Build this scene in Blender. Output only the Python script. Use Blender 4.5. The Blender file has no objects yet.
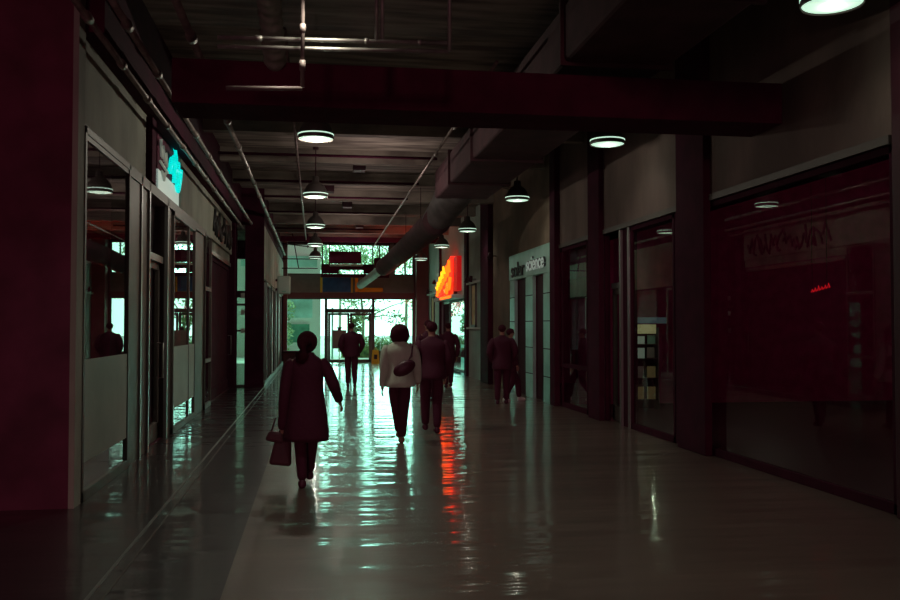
import bpy, bmesh, math, random
from mathutils import Vector, Matrix
random.seed(7)
C = bpy.context.scene.collection
PI = math.pi

# ------------------------------------------------------------------ camera, world, light
sc = bpy.context.scene
sc.view_settings.view_transform = 'Standard'
sc.view_settings.look = 'None'
sc.view_settings.gamma = 1.0
sc.view_settings.use_curve_mapping = False
sc.view_settings.exposure = 0.0

cam_data = bpy.data.cameras.new('camera')
cam_data.sensor_width = 36.0
cam_data.lens = 36.0
cam_data.clip_start = 0.05
cam_data.clip_end = 400
cam = bpy.data.objects.new('camera', cam_data)
C.objects.link(cam)
cam.location = (0, 0, 1.65)
cam.rotation_euler = (math.radians(90 + 1.655), 0, math.radians(-8.527))
sc.camera = cam

# overcast mint daylight in front, an added dim maroon fill behind the open rear of the hall
w = bpy.data.worlds.new('world')
sc.world = w
w.use_nodes = True
nt = w.node_tree
nt.nodes.clear()
wo = nt.nodes.new('ShaderNodeOutputWorld')
bg = nt.nodes.new('ShaderNodeBackground')
tc = nt.nodes.new('ShaderNodeTexCoord')
sp = nt.nodes.new('ShaderNodeSeparateXYZ')
cr = nt.nodes.new('ShaderNodeValToRGB')
mr = nt.nodes.new('ShaderNodeMapRange')
mr.inputs[1].default_value = -1; mr.inputs[2].default_value = 1
nt.links.new(tc.outputs['Generated'], sp.inputs[0])
nt.links.new(sp.outputs[1], mr.inputs[0])
nt.links.new(mr.outputs[0], cr.inputs[0])
cr.color_ramp.elements[0].position = 0.35
cr.color_ramp.elements[0].color = (0.030, 0.010, 0.014, 1)
cr.color_ramp.elements[1].position = 0.60
cr.color_ramp.elements[1].color = (0.50, 1.0, 0.78, 1)
nt.links.new(cr.outputs[0], bg.inputs[0])
bg.inputs[1].default_value = 3.2
nt.links.new(bg.outputs[0], wo.inputs[0])

MAROON = (1.0, 0.40, 0.48)
def lamp_object(name, kind, loc, energy, color, rot=(0, 0, 0), **kw):
    d = bpy.data.lights.new(name, kind)
    d.energy = energy; d.color = color
    for k, v in kw.items(): setattr(d, k, v)
    o = bpy.data.objects.new(name, d); C.objects.link(o)
    o.location = loc; o.rotation_euler = rot
    return o
# maroon fill added along the hall from its open rear, lifts the blacks
lamp_object('rear_fill_sun', 'SUN', (0, -4, 4), 0.20, MAROON, (math.radians(87.5), 0, math.radians(-8)), angle=math.radians(4))
# soft sun added beyond the entrance glass for teal sheen on the floor
lamp_object('floor_sheen_sun', 'SUN', (0, 60, 12), 0.8, (0.34, 1.0, 0.78), (math.radians(-81.5), 0, 0), angle=math.radians(20))
# unseen maroon fill points added to lift the blacks in shops and side room
for (x, y, z, e) in [(-5, 15, 2.6, 25), (11.6, 8.6, 2.6, 30), (11.8, 13.2, 2.6, 26), (8.5, 21, 2.8, 12), (-5.0, 32, 3, 20)]:
    lamp_object('maroon_fill', 'POINT', (x, y, z), e, MAROON, shadow_soft_size=0.01)

# unseen upward fill added to keep the concrete ceiling readable
for y in (18, 23.5, 29, 34.5):
    lamp_object('ceiling_fill', 'AREA', (1.2, y, 4.0), 14, (1.0, 0.80, 0.74), (PI, 0, 0), size=1.2)
# pendants hanging just outside the view, over and behind the camera
for (x, y, e) in ((0, 7.2, 75), (0, 1.3, 150), (4.3, 1.1, 30)):
    lamp_object('pendant_light', 'SPOT', (x, y, 4.33), e, (1.0, 0.90, 0.74), spot_size=math.radians(150), spot_blend=1.0, shadow_soft_size=.1)

# ------------------------------------------------------------------ materials
def mat(name, col, rough=0.6, metal=0.0, var=0.0, scale=4.0, bump=0.0, bscale=30.0, stretch=(1, 1, 1), spec=0.5, emit=None, estr=0.0, col2=None):
    m = bpy.data.materials.new(name); m.use_nodes = True
    n = m.node_tree; b = n.nodes['Principled BSDF']
    b.inputs['Roughness'].default_value = rough
    b.inputs['Metallic'].default_value = metal
    b.inputs['Specular IOR Level'].default_value = spec
    c = (*col, 1)
    b.inputs['Base Color'].default_value = c
    t = n.nodes.new('ShaderNodeTexCoord'); mp = n.nodes.new('ShaderNodeMapping')
    mp.inputs['Scale'].default_value = stretch
    n.links.new(t.outputs['Object'], mp.inputs[0])
    if var > 0 or col2:
        ns = n.nodes.new('ShaderNodeTexNoise'); ns.inputs['Scale'].default_value = scale; ns.inputs['Detail'].default_value = 5
        n.links.new(mp.outputs[0], ns.inputs['Vector'])
        r = n.nodes.new('ShaderNodeValToRGB')
        r.color_ramp.elements[0].position = 0.36; r.color_ramp.elements[1].position = 0.66
        r.color_ramp.elements[0].color = (*[x * (1 - var) for x in col], 1)
        r.color_ramp.elements[1].color = (*(col2 or [min(1, x * (1 + var)) for x in col]), 1)
        n.links.new(ns.outputs[0], r.inputs[0]); n.links.new(r.outputs[0], b.inputs['Base Color'])
    if bump > 0:
        nb = n.nodes.new('ShaderNodeTexNoise'); nb.inputs['Scale'].default_value = bscale; nb.inputs['Detail'].default_value = 3
        n.links.new(mp.outputs[0], nb.inputs['Vector'])
        bp = n.nodes.new('ShaderNodeBump'); bp.inputs['Strength'].default_value = bump; bp.inputs['Distance'].default_value = 0.02
        n.links.new(nb.outputs[0], bp.inputs['Height']); n.links.new(bp.outputs[0], b.inputs['Normal'])
    if emit:
        b.inputs['Emission Color'].default_value = (*emit, 1)
        b.inputs['Emission Strength'].default_value = estr
    return m

def glass_mat(name, tint=(0.9, 1, 0.95), ior=1.5, rough=0.0):
    m = bpy.data.materials.new(name); m.use_nodes = True
    n = m.node_tree; n.nodes.clear()
    o = n.nodes.new('ShaderNodeOutputMaterial'); mx = n.nodes.new('ShaderNodeMixShader')
    tr = n.nodes.new('ShaderNodeBsdfTransparent'); gl = n.nodes.new('ShaderNodeBsdfGlossy'); fr = n.nodes.new('ShaderNodeFresnel')
    tr.inputs[0].default_value = (*tint, 1); gl.inputs['Roughness'].default_value = rough; fr.inputs['IOR'].default_value = ior
    ge = n.nodes.new('ShaderNodeNewGeometry')       # reflect once per pane, at its outer face
    su = n.nodes.new('ShaderNodeMath'); su.operation = 'SUBTRACT'; su.inputs[0].default_value = 1.0
    mu = n.nodes.new('ShaderNodeMath'); mu.operation = 'MULTIPLY'; mu.use_clamp = True
    mg = n.nodes.new('ShaderNodeMath'); mg.operation = 'MULTIPLY'; mg.use_clamp = True; mg.inputs[1].default_value = 1.6
    n.links.new(ge.outputs['Backfacing'], su.inputs[1]); n.links.new(fr.outputs[0], mg.inputs[0])
    n.links.new(mg.outputs[0], mu.inputs[0]); n.links.new(su.outputs[0], mu.inputs[1])
    n.links.new(mu.outputs[0], mx.inputs[0]); n.links.new(tr.outputs[0], mx.inputs[1]); n.links.new(gl.outputs[0], mx.inputs[2])
    n.links.new(mx.outputs[0], o.inputs[0])
    return m

M = {}
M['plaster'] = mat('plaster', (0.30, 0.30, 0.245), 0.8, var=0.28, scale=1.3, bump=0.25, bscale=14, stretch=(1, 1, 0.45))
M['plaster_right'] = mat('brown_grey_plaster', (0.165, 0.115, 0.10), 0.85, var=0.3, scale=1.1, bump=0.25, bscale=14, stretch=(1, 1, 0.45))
M['plaster_pale'] = mat('plaster_pale', (0.42, 0.50, 0.45), 0.75, var=0.12, scale=1.5)
M['plaster_brown'] = mat('plaster_brown', (0.20, 0.14, 0.10), 0.85, var=0.25, scale=1.0)
M['dark'] = mat('dark_paint', (0.052, 0.006, 0.021), 0.9, var=0.2, scale=3, spec=.2)
M['dark_wall'] = mat('dark_wall', (0.13, 0.026, 0.055), 0.95, var=0.25, scale=2)
M['frame'] = mat('bronze_frame', (0.095, 0.078, 0.068), 0.5, metal=0.15, var=0.1)
M['frame_light'] = mat('worn_aluminium_edge', (0.24, 0.25, 0.235), 0.4, metal=0.6)
M['metal'] = mat('galvanised', (0.34, 0.34, 0.31), 0.5, metal=0.7, var=0.25, scale=6)
M['pipe'] = mat('painted_pipe', (0.24, 0.19, 0.175), 0.45, metal=0.5, var=0.3, scale=5)
M['duct'] = mat('dull_duct', (0.075, 0.028, 0.036), 0.9, metal=0.0, var=0.2, scale=3)
M['duct_pale'] = mat('duct_pale', (0.14, 0.12, 0.12), 0.6, metal=0.4, var=.2)
M['shop_wall'] = mat('maroon_shop_wall', (0.27, 0.025, 0.110), 0.95, var=0.15, spec=.1)
M['shop_floor'] = mat('dark_shop_floor', (0.06, 0.010, 0.022), 0.5, spec=.2)
M['beam'] = mat('maroon_beam', (0.072, 0.008, 0.027), 0.9, var=.15, spec=.2)
M['pipe_dull'] = mat('dull_pipe', (0.16, 0.13, 0.12), 0.6, metal=0.2)
M['duct_light'] = mat('pale_spiral_steel', (0.34, 0.37, 0.30), 0.55, metal=0.1, var=.2)
M['black'] = mat('black_plastic', (0.045, 0.004, 0.014), 0.6)
M['shade'] = mat('lamp_shade_metal', (0.10, 0.09, 0.085), 0.45, metal=0.3)
M['lens'] = mat('lamp_lens', (0.8, 0.9, 0.82), 0.5, emit=(0.66, 1.0, 0.76), estr=0.95)
M['panel'] = mat('frosted_panel', (0.36, 0.39, 0.33), 0.55, var=0.12, scale=1.2)
M['tile'] = mat('teal_tile', (0.28, 0.50, 0.43), 0.35, var=0.15, scale=2)
M['glass'] = glass_mat('storefront_glass')
M['glass_end'] = glass_mat('entrance_glass', tint=(0.97, 1, 0.98), ior=1.35)
M['paper'] = mat('paper', (0.55, 0.60, 0.52), 0.8, var=0.2)
M['grey_band'] = mat('grey_spandrel', (0.21, 0.20, 0.185), 0.7, var=0.08)
M['maroon_steel'] = mat('maroon_steel', (0.16, 0.035, 0.04), 0.5, var=0.1)
M['orange'] = mat('orange_paint', (1.0, 0.33, 0.0), 0.5, emit=(1, .25, 0), estr=0.0)
M['blue'] = mat('blue_banner', (0.03, 0.13, 0.34), 0.6, var=0.35, scale=1.6)
M['yellow'] = mat('yellow_plastic', (0.80, 0.52, 0.02), 0.5)
M['skin'] = mat('skin', (0.30, 0.17, 0.12), 0.55)
M['hair'] = mat('hair', (0.05, 0.004, 0.014), 0.7, bump=0.6, bscale=60, stretch=(4, 4, .5), spec=.2)
M['coat'] = mat('dark_coat', (0.055, 0.002, 0.020), 0.85, bump=0.4, bscale=20)
M['coat2'] = mat('black_coat', (0.055, 0.002, 0.020), 0.8, bump=0.3, bscale=15)
M['pants'] = mat('dark_trousers', (0.055, 0.002, 0.020), 0.85, bump=0.3, bscale=18)
M['shoe'] = mat('dark_shoe', (0.055, 0.002, 0.020), 0.5)
M['sneaker'] = mat('white_sneaker', (0.6, 0.62, 0.58), 0.6)
M['tanshoe'] = mat('tan_shoe', (0.22, 0.15, 0.09), 0.6)
M['jacket'] = mat('pale_jacket', (0.44, 0.54, 0.42), 0.85, bump=0.5, bscale=9, var=0.1)
M['bag'] = mat('black_bag', (0.055, 0.002, 0.020), 0.5)
M['bag_brown'] = mat('brown_bag', (0.060, 0.010, 0.020), 0.7, var=.2)
M['neon_red'] = mat('lit_red', (0.8, 0.03, 0.0), 0.5, emit=(1.0, 0.010, 0.004), estr=4.5)
M['neon_orange'] = mat('lit_orange', (0.9, 0.2, 0.0), 0.5, emit=(1.0, 0.09, 0.004), estr=3.2)
M['neon_yellow'] = mat('lit_yellow', (0.9, 0.5, 0.0), 0.5, emit=(1.0, 0.42, 0.01), estr=2.0)
M['neon_cyan'] = mat('lit_cyan', (0.0, 0.6, 0.55), 0.5, emit=(0.0, 0.75, 0.68), estr=0.9)
M['dim_red'] = mat('dim_red_neon', (0.5, 0, 0), 0.5, emit=(1.0, 0.01, 0.02), estr=0.45)
M['sign_red_side'] = mat('red_return', (0.5, 0.01, 0.01), 0.5, emit=(1.0, 0.008, 0.01), estr=0.30)
M['white_lit'] = mat('lit_white_panel', (0.5, 0.5, 0.45), 0.5, emit=(0.75, 1.0, 0.88), estr=0.28)
M['case_reflect'] = mat('case_reflection_glow', (0.3, 0.6, 0.5), 0.5, emit=(0.25, 0.85, 0.68), estr=0.9, var=.3, scale=3)  # emission stands in for daylight reflected in the case glass
M['dim_white'] = mat('dim_white', (0.5, 0.5, 0.45), 0.6, emit=(0.7, .85, .7), estr=0.10)
M['picture_warm'] = mat('warm_picture', (0.42, 0.32, 0.15), 0.6, var=0.3, scale=3, emit=(1.0, 0.7, 0.3), estr=0.03)
M['ground'] = mat('pale_paving', (0.62, 0.68, 0.62), 0.7, var=0.15, scale=0.6)
M['facade'] = mat('white_facade', (0.78, 0.90, 0.84), 0.7)
M['facade_teal'] = mat('teal_glazing', (0.42, 0.86, 0.70), 0.95, var=0.3, scale=0.8, spec=0.0)
M['facade_deep'] = mat('deep_teal_glazing', (0.12, 0.38, 0.27), 0.95, var=0.4, scale=1.2, spec=0.0)
M['leaf'] = mat('tree_leaves', (0.13, 0.38, 0.15), 0.6, var=0.5, scale=2, col2=(0.50, 0.72, 0.36))
M['leaf_dark'] = mat('hedge_leaves', (0.07, 0.24, 0.08), 0.6, var=0.5, scale=3, col2=(0.36, 0.52, 0.18))
M['bark'] = mat('bark', (0.34, 0.34, 0.28), 0.8)
M['letter_dark'] = mat('dark_letters', (0.02, 0.018, 0.02), 0.5)
M['letter_pale'] = mat('pale_letters', (0.6, 0.7, 0.66), 0.4, emit=(0.8, 1, 0.9), estr=0.12)

# polished concrete floor: long low waves give the rippled reflections, patches of wear change the gloss
def floor_mat():
    m = bpy.data.materials.new('polished_concrete'); m.use_nodes = True
    n = m.node_tree; b = n.nodes['Principled BSDF']
    t = n.nodes.new('ShaderNodeTexCoord')
    a = n.nodes.new('ShaderNodeTexNoise'); a.inputs['Scale'].default_value = 0.55; a.inputs['Detail'].default_value = 6
    n.links.new(t.outputs['Object'], a.inputs['Vector'])
    r = n.nodes.new('ShaderNodeValToRGB')
    r.color_ramp.elements[0].position = 0.35; r.color_ramp.elements[0].color = (0.150, 0.112, 0.092, 1)
    r.color_ramp.elements[1].position = 0.7; r.color_ramp.elements[1].color = (0.215, 0.165, 0.132, 1)
    n.links.new(a.outputs[0], r.inputs[0])
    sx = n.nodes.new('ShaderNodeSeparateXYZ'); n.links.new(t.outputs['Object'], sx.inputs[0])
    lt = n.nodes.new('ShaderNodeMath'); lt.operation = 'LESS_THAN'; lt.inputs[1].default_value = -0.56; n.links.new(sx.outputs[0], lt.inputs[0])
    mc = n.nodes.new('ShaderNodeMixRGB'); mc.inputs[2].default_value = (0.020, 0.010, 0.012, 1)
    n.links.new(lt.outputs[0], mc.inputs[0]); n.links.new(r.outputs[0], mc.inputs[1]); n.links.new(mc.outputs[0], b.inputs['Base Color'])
    rr = n.nodes.new('ShaderNodeMapRange'); rr.inputs[3].default_value = 0.34; rr.inputs[4].default_value = 0.46
    n.links.new(a.outputs[0], rr.inputs[0]); n.links.new(rr.outputs[0], b.inputs['Roughness'])
    mp = n.nodes.new('ShaderNodeMapping'); mp.inputs['Scale'].default_value = (0.42, 2.0, 1)
    n.links.new(t.outputs['Object'], mp.inputs[0])
    w1 = n.nodes.new('ShaderNodeTexNoise'); w1.inputs['Scale'].default_value = 1.15; w1.inputs['Detail'].default_value = 3; w1.inputs['Roughness'].default_value = 0.45
    n.links.new(mp.outputs[0], w1.inputs['Vector'])
    bp = n.nodes.new('ShaderNodeBump'); bp.inputs['Strength'].default_value = 1.0; bp.inputs['Distance'].default_value = 0.026
    n.links.new(w1.outputs[0], bp.inputs['Height']); n.links.new(bp.outputs[0], b.inputs['Normal'])
    b.inputs['Specular IOR Level'].default_value = 0.6
    b.inputs['Coat Weight'].default_value = 0.75; b.inputs['Coat Roughness'].default_value = 0.075
    n.links.new(bp.outputs[0], b.inputs['Coat Normal'])
    return m
M['floor'] = floor_mat()

def ceiling_mat():
    m = bpy.data.materials.new('board_formed_concrete'); m.use_nodes = True
    n = m.node_tree; b = n.nodes['Principled BSDF']; b.inputs['Roughness'].default_value = 0.85
    t = n.nodes.new('ShaderNodeTexCoord'); mp = n.nodes.new('ShaderNodeMapping'); mp.inputs['Scale'].default_value = (0.5, 3.2, 1)
    n.links.new(t.outputs['Object'], mp.inputs[0])
    a = n.nodes.new('ShaderNodeTexNoise'); a.inputs['Scale'].default_value = 1.5; a.inputs['Detail'].default_value = 7
    n.links.new(mp.outputs[0], a.inputs['Vector'])
    r = n.nodes.new('ShaderNodeValToRGB')
    r.color_ramp.elements[0].position = 0.38; r.color_ramp.elements[0].color = (0.13, 0.105, 0.09, 1)
    r.color_ramp.elements[1].position = 0.66; r.color_ramp.elements[1].color = (0.40, 0.35, 0.29, 1)
    n.links.new(a.outputs[0], r.inputs[0]); n.links.new(r.outputs[0], b.inputs['Base Color'])
    bp = n.nodes.new('ShaderNodeBump'); bp.inputs['Strength'].default_value = 0.6; bp.inputs['Distance'].default_value = 0.03
    n.links.new(a.outputs[0], bp.inputs['Height']); n.links.new(bp.outputs[0], b.inputs['Normal'])
    return m
M['ceiling'] = ceiling_mat()

# ------------------------------------------------------------------ mesh helpers
def B(bm, x0, x1, y0, y1, z0, z1):
    vs = [bm.verts.new((x, y, z)) for x in (x0, x1) for y in (y0, y1) for z in (z0, z1)]
    for f in ((0, 1, 3, 2), (4, 6, 7, 5), (0, 4, 5, 1), (2, 3, 7, 6), (0, 2, 6, 4), (1, 5, 7, 3)):
        bm.faces.new([vs[i] for i in f])
def tube(bm, pts, r, seg=10, cap=True):
    pts = [Vector(p) for p in pts]; rings = []
    rs = r if isinstance(r, (list, tuple)) else [r] * len(pts)
    for i, p in enumerate(pts):
        d = (pts[min(i + 1, len(pts) - 1)] - pts[max(i - 1, 0)]).normalized()
        up = Vector((0, 0, 1)) if abs(d.z) < 0.9 else Vector((1, 0, 0))
        a = d.cross(up).normalized(); b = d.cross(a).normalized()
        rings.append([bm.verts.new(p + (a * math.cos(2 * PI * k / seg) + b * math.sin(2 * PI * k / seg)) * rs[i]) for k in range(seg)])
    for i in range(len(rings) - 1):
        for k in range(seg):
            bm.faces.new((rings[i][k], rings[i][(k + 1) % seg], rings[i + 1][(k + 1) % seg], rings[i + 1][k]))
    if cap:
        bm.faces.new(rings[0]); bm.faces.new(rings[-1][::-1])
def lathe(bm, prof, c=(0, 0, 0), seg=32):
    rings = []
    for r, z in prof:
        rings.append([bm.verts.new((c[0] + r * math.cos(2 * PI * k / seg), c[1] + r * math.sin(2 * PI * k / seg), c[2] + z)) for k in range(seg)])
    for i in range(len(rings) - 1):
        for k in range(seg):
            bm.faces.new((rings[i][k], rings[i][(k + 1) % seg], rings[i + 1][(k + 1) % seg], rings[i + 1][k]))
def ell(bm, c, s, seg=16, rot=None):
    r = bmesh.ops.create_uvsphere(bm, u_segments=seg, v_segments=max(8, seg // 2), radius=1)
    for v in r['verts']:
        p = Vector((v.co.x * s[0], v.co.y * s[1], v.co.z * s[2]))
        if rot: p = rot @ p
        v.co = p + Vector(c)
def link(name, bm, m, parent=None, smooth=False, bevel=0.0, loc=None):
    bmesh.ops.recalc_face_normals(bm, faces=bm.faces)
    me = bpy.data.meshes.new(name); bm.to_mesh(me); bm.free()
    if smooth:
        for p in me.polygons: p.use_smooth = True
    me.materials.append(m)
    o = bpy.data.objects.new(name, me); C.objects.link(o)
    if parent: o.parent = parent
    if loc: o.location = loc
    if bevel:
        md = o.modifiers.new('bevel', 'BEVEL'); md.width = bevel; md.segments = 2; md.limit_method = 'ANGLE'
    return o
def boxes(name, m, lst, parent=None, bevel=0.0, loc=None):
    bm = bmesh.new()
    for b in lst: B(bm, *b)
    return link(name, bm, m, parent, bevel=bevel, loc=loc)
def tag(o, label=None, cat=None, group=None, kind=None):
    if label: o['label'] = label
    if cat: o['category'] = cat
    if group: o['group'] = group
    if kind: o['kind'] = kind
    return o
def thing(name, loc, label, cat, group=None, kind=None):
    o = bpy.data.objects.new(name, None); C.objects.link(o); o.location = loc; o.empty_display_size = 0.2
    return tag(o, label, cat, group, kind)
def copy_tree(o, parent=None):
    kids = list(o.children)
    c = o.copy(); C.objects.link(c)
    if parent: c.parent = parent
    for ch in kids: copy_tree(ch, c)
    return c
def struct(name, m, lst, label=None, parent=None, bevel=0.0):
    return tag(boxes(name, m, lst, parent, bevel), label, kind='structure')
def text(name, s, size, m, parent, loc, rot, ext=0.01, sx=1.0, shear=0.0):
    cu = bpy.data.curves.new(name, 'FONT'); cu.body = s; cu.size = size; cu.extrude = ext; cu.shear = shear
    cu.align_x = 'CENTER'; cu.align_y = 'CENTER'; cu.offset = 0.004
    cu.materials.append(m)
    o = bpy.data.objects.new(name, cu); C.objects.link(o); 
    me = bpy.data.meshes.new_from_object(o); me.materials.clear(); me.materials.append(m)
    bpy.data.objects.remove(o)
    o = bpy.data.objects.new(name, me); C.objects.link(o)
    o.parent = parent; o.location = loc; o.rotation_euler = rot; o.scale = (sx, 1, 1)
    return o
ROT_ON_RIGHT = (PI / 2, 0, -PI / 2)     # lettering on the right wall, read from the hall
ROT_ON_LEFT = (PI / 2, 0, PI / 2)

# ------------------------------------------------------------------ the shell
XL, XB, XR, YE, ZC = -2.2, -1.38, 5.0, 40.4, 5.4
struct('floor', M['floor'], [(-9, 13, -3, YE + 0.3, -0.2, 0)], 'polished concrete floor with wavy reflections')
struct('trim_1', M['frame_light'], [(-1.37, -1.345, -3, 25, 0, 0.004)], 'thin metal strip set in the floor along the left shopfronts')
struct('trim_2', M['frame'], [(-1.27, -1.255, -3, 36, 0, 0.003)], 'second thin floor joint along the left side')

# ceiling slab with its cross ribs
ribs = [(-2.2, 5.0, y, y + 0.22, 5.12, 5.4) for y in (1.6, 4.5, 7.9, 13.4, 16.3, 19.2, 22.1, 25.0, 27.9, 30.8, 33.7, 36.6)]
struct('ceiling', M['ceiling'], [(-9, 13, -3, YE + 0.3, ZC, 5.7)] + ribs, 'rough board-formed concrete ceiling with cross ribs')

# left walls
struct('wall_left_near', M['dark_wall'], [(-9, -2.2, 8.6, 8.82, 0, ZC), (-9.1, -8.9, -3, 8.6, 0, ZC)], 'dark wall facing down the hall at the left edge')
struct('wall_left', M['plaster'], [(-2.42, -2.2, 8.83, 12.3, 3.54, ZC), (-2.42, -2.2, 15.35, 24.5, 3.54, ZC), (-2.42, -2.2, 12.3, 15.35, 4.55, ZC),
                                   (-2.2, -2.15, 8.6, 8.84, 0.0, ZC),
                                   (-2.3, -2.26, 19.4, 24.9, 3.34, 3.54)], 'grey plaster band above the left shopfronts')
struct('wall_left_back', M['shop_wall'], [(-8.9, -8.7, 8.8, 40.4, 0, ZC), (-8.9, -2.2, 25.0, 25.1, 0, 3.3)], 'dark back wall of the left shops')
# step where the left wall comes forward, and its far stretch
struct('wall_left_step', M['dark'], [(-2.2, -2.10, 24.9, 25.1, 0, ZC), (-1.88, XB, 24.9, 25.1, 0, ZC), (-2.10, -1.88, 24.9, 25.1, 4.4, ZC)], 'dark return wall where the left side steps forward')
struct('wall_left_far', M['plaster'], [(-1.5, XB, 25.1, YE, 2.95, 4.4)], 'pale plaster band over the far left doors')
struct('wall_left_far_top', M['dark'], [(-1.55, XB - 0.02, 25.1, YE, 4.4, ZC)], 'dark wall above the far left plaster')
struct('wall_left_far_low', M['dark'], [(-1.52, XB - 0.06, 25.1, YE, 0, 2.95)], 'dark lower part of the far left wall')
# side room seen through the step glass has an end opening added to brighten it
struct('wall_left_end', M['dark'], [(-8.9, -3.75, YE, YE + 0.2, 0, ZC), (-2.85, XB, YE, YE + 0.2, 0, ZC), (-3.75, -2.85, YE, YE + 0.2, 4.6, ZC)], 'end wall of the left rooms')

# dark bulkhead along the left under the ceiling
struct('trim_3', M['dark'], [(-2.2, -1.98, 8.82, 24.9, 4.42, ZC)], 'dark bulkhead under the ceiling on the left')

# right walls
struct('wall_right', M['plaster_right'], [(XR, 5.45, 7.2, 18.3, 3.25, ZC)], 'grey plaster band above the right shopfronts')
struct('wall_right_middle', M['plaster_brown'], [(XR, 5.45, 18.3, 22.5, 3.3, ZC), (XR, 5.45, 22.5, 25.1, 0, ZC)], 'brown plaster wall around the tiled portal')
struct('wall_right_far', M['plaster_pale'], [(XR, 5.45, 26.3, 29.2, 0, 5.0), (XR, 5.45, 29.7, 33.6, 2.62, ZC), (XR, 5.45, 33.6, 35.6, 2.62, ZC), (XR, 5.45, 35.9, YE, 0, ZC), (XR, 5.45, 26.3, 29.2, 5.0, ZC)], 'pale plaster wall on the right near the entrance')
struct('wall_right_near', M['dark_wall'], [(XR + 0.05, 5.45, -3, 7.2, 0, ZC)], 'dark wall at the right edge')
struct('trim_17', M['shop_floor'], [(5.36, 12.8, 6.8, 25.2, 0, .012), (-8.7, -2.22, 8.9, 24.9, 0, .012)], 'dark floors of the closed shops')
struct('wall_right_back', M['shop_wall'], [(12.8, 13, -3, YE, 0, ZC), (5.45, 12.8, 25.2, 25.4, 0, ZC), (5.45, 12.8, 6.6, 6.8, 0, ZC), (5.45, 12.8, 18.25, 18.4, 0, ZC)], 'dark back wall of the right shops')
struct('wall_right_end', M['dark'], [(XR - 0.22, 13, YE, YE + 0.2, 0, ZC)], 'end wall of the right rooms')

def add_pillar(x0, x1, y0, y1, label, m='dark', z1=ZC):
    bm = bmesh.new(); B(bm, x0 - x1, 0, 0, y1 - y0, 0, z1)
    o = link('pillar', bm, M[m], bevel=0.015); o.location = (x1, y0, 0)
    tag(o, label, 'pillar', 'dark pillars along the right wall')
    return o
add_pillar(4.9, 5.0, 10.85, 11.75, 'widest dark pillar in view, between the near dark window and the magazine rack window')
add_pillar(4.9, 5.0, 15.15, 15.8, 'dark pillar between the glass door and the teal-lit window on the right')
add_pillar(4.88, 5.0, 18.02, 18.42, 'thin dark pillar on the near side of the teal tiled portal')
add_pillar(4.85, 5.0, 25.1, 26.3, 'dark pillar just beyond the standing pair on the right')
add_pillar(4.93, 5.0, 29.15, 29.72, 'slim dark pillar on the near side of the teal display case')
add_pillar(4.93, 5.0, 35.6, 35.95, 'slim dark pillar left of the red lit sign')
add_pillar(4.94, 5.05, 6.4, 7.12, 'dark pillar cut off by the right edge of the view', 'black')
add_pillar(4.45, 5.0, 39.7, 40.35, 'dark red-brown pillar in the far right corner by the entrance', 'maroon_steel')
add_pillar(-1.38, -1.2, 39.9, 40.35, 'dark red-brown pillar in the far left corner by the entrance', 'maroon_steel')['group'] = 'pillars of the left side'
add_pillar(-2.3, -2.12, 24.55, 24.9, 'dark pillar at the far side of the dark left doorway')['group'] = 'pillars of the left side'
add_pillar(-2.3, -2.12, 12.2, 12.5, 'dark fin beside the cyan lit sign, above the left door', 'dark')['group'] = 'pillars of the left side'
o = bpy.data.objects['pillar.010']; o.scale = (1, 1, 0.85 / ZC); o.location.z = 3.55
o.name = 'wall_fin'; o['category'] = 'fin'

b = boxes('ceiling_beam', M['beam'], [(-3.2, 3.2, -0.35, 0.35, -0.22, 0.22)], bevel=0.01, loc=(1.8, 9.4, 4.06))
tag(b, 'deep dark beam crossing the hall below the ceiling in front of the first pendant', 'beam')
b = boxes('ceiling_beam', M['dark'], [(-3.15, 3.2, -0.12, 0.12, -0.1, 0.1)], bevel=0.01, loc=(1.8, 35.6, 5.05))
tag(b, 'thin dark beam crossing just before the entrance windows', 'beam')

# ------------------------------------------------------------------ left shopfronts (glass at X = -2.2)
def shop_bay(n, x, s, y0, y1, z0, z1, label, frame_w=0.07, depth=0.14, panel=None, rails=(), mulls=(), fm='frame', bottom=None, gm='glass'):
    """a glazed bay in a side wall; s=+1: the hall is on +X side"""
    r = thing('window_%d' % n, (x, (y0 + y1) / 2, 0), label, None, kind='structure')
    xa, xb = sorted((0, -s * depth)); yc = (y0 + y1) / 2; h0, h1 = y0 - yc, y1 - yc
    lst = [(xa, xb, h0, h0 + frame_w, z0, z1), (xa, xb, h1 - frame_w, h1, z0, z1), (xa, xb, h0, h1, z1 - frame_w, z1), (xa, xb, h0, h1, z0, z0 + 0.10)]
    for z in rails: lst.append((xa + 0.004, xb - 0.004, h0, h1, z - 0.04, z + 0.04))
    for y in mulls: lst.append((xa + 0.004, xb - 0.004, y - yc - 0.03, y - yc + 0.03, z0, z1))
    boxes('frame', M[fm], lst, r, bevel=0.006)
    g = -s * (depth * 0.75)
    boxes('pane', M[gm], [(g - 0.004, g + 0.004, h0 + frame_w, h1 - frame_w, z0 + 0.1, z1 - frame_w)], r)
    if panel:
        boxes('lower_panel', M['panel'], [(g + 0.014 * s - 0.005, g + 0.014 * s + 0.005, h0 + frame_w, h1 - frame_w, panel[0], panel[1])], r)
    return r
G = 0.0
shop_bay(1, XL + .06, 1, 8.84, 10.95, 0, 3.54, 'large left shop window with a frosted grey lower panel', panel=(0.36, 1.33), depth=.04)
struct('trim_4', M['frame'], [(-2.36, -2.17, 10.95, 11.75, 0, 3.54)], 'wide brown mullion beside the left door')
struct('trim_5', M['frame_light'], [(-2.2, -2.15, 11.68, 11.76, 0, 3.54), (-2.2, -2.15, 12.24, 12.31, 0, 3.54), (-2.2, -2.15, 13.72, 13.80, 0, 3.54)], 'worn bright edges of the left door frame')
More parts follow.
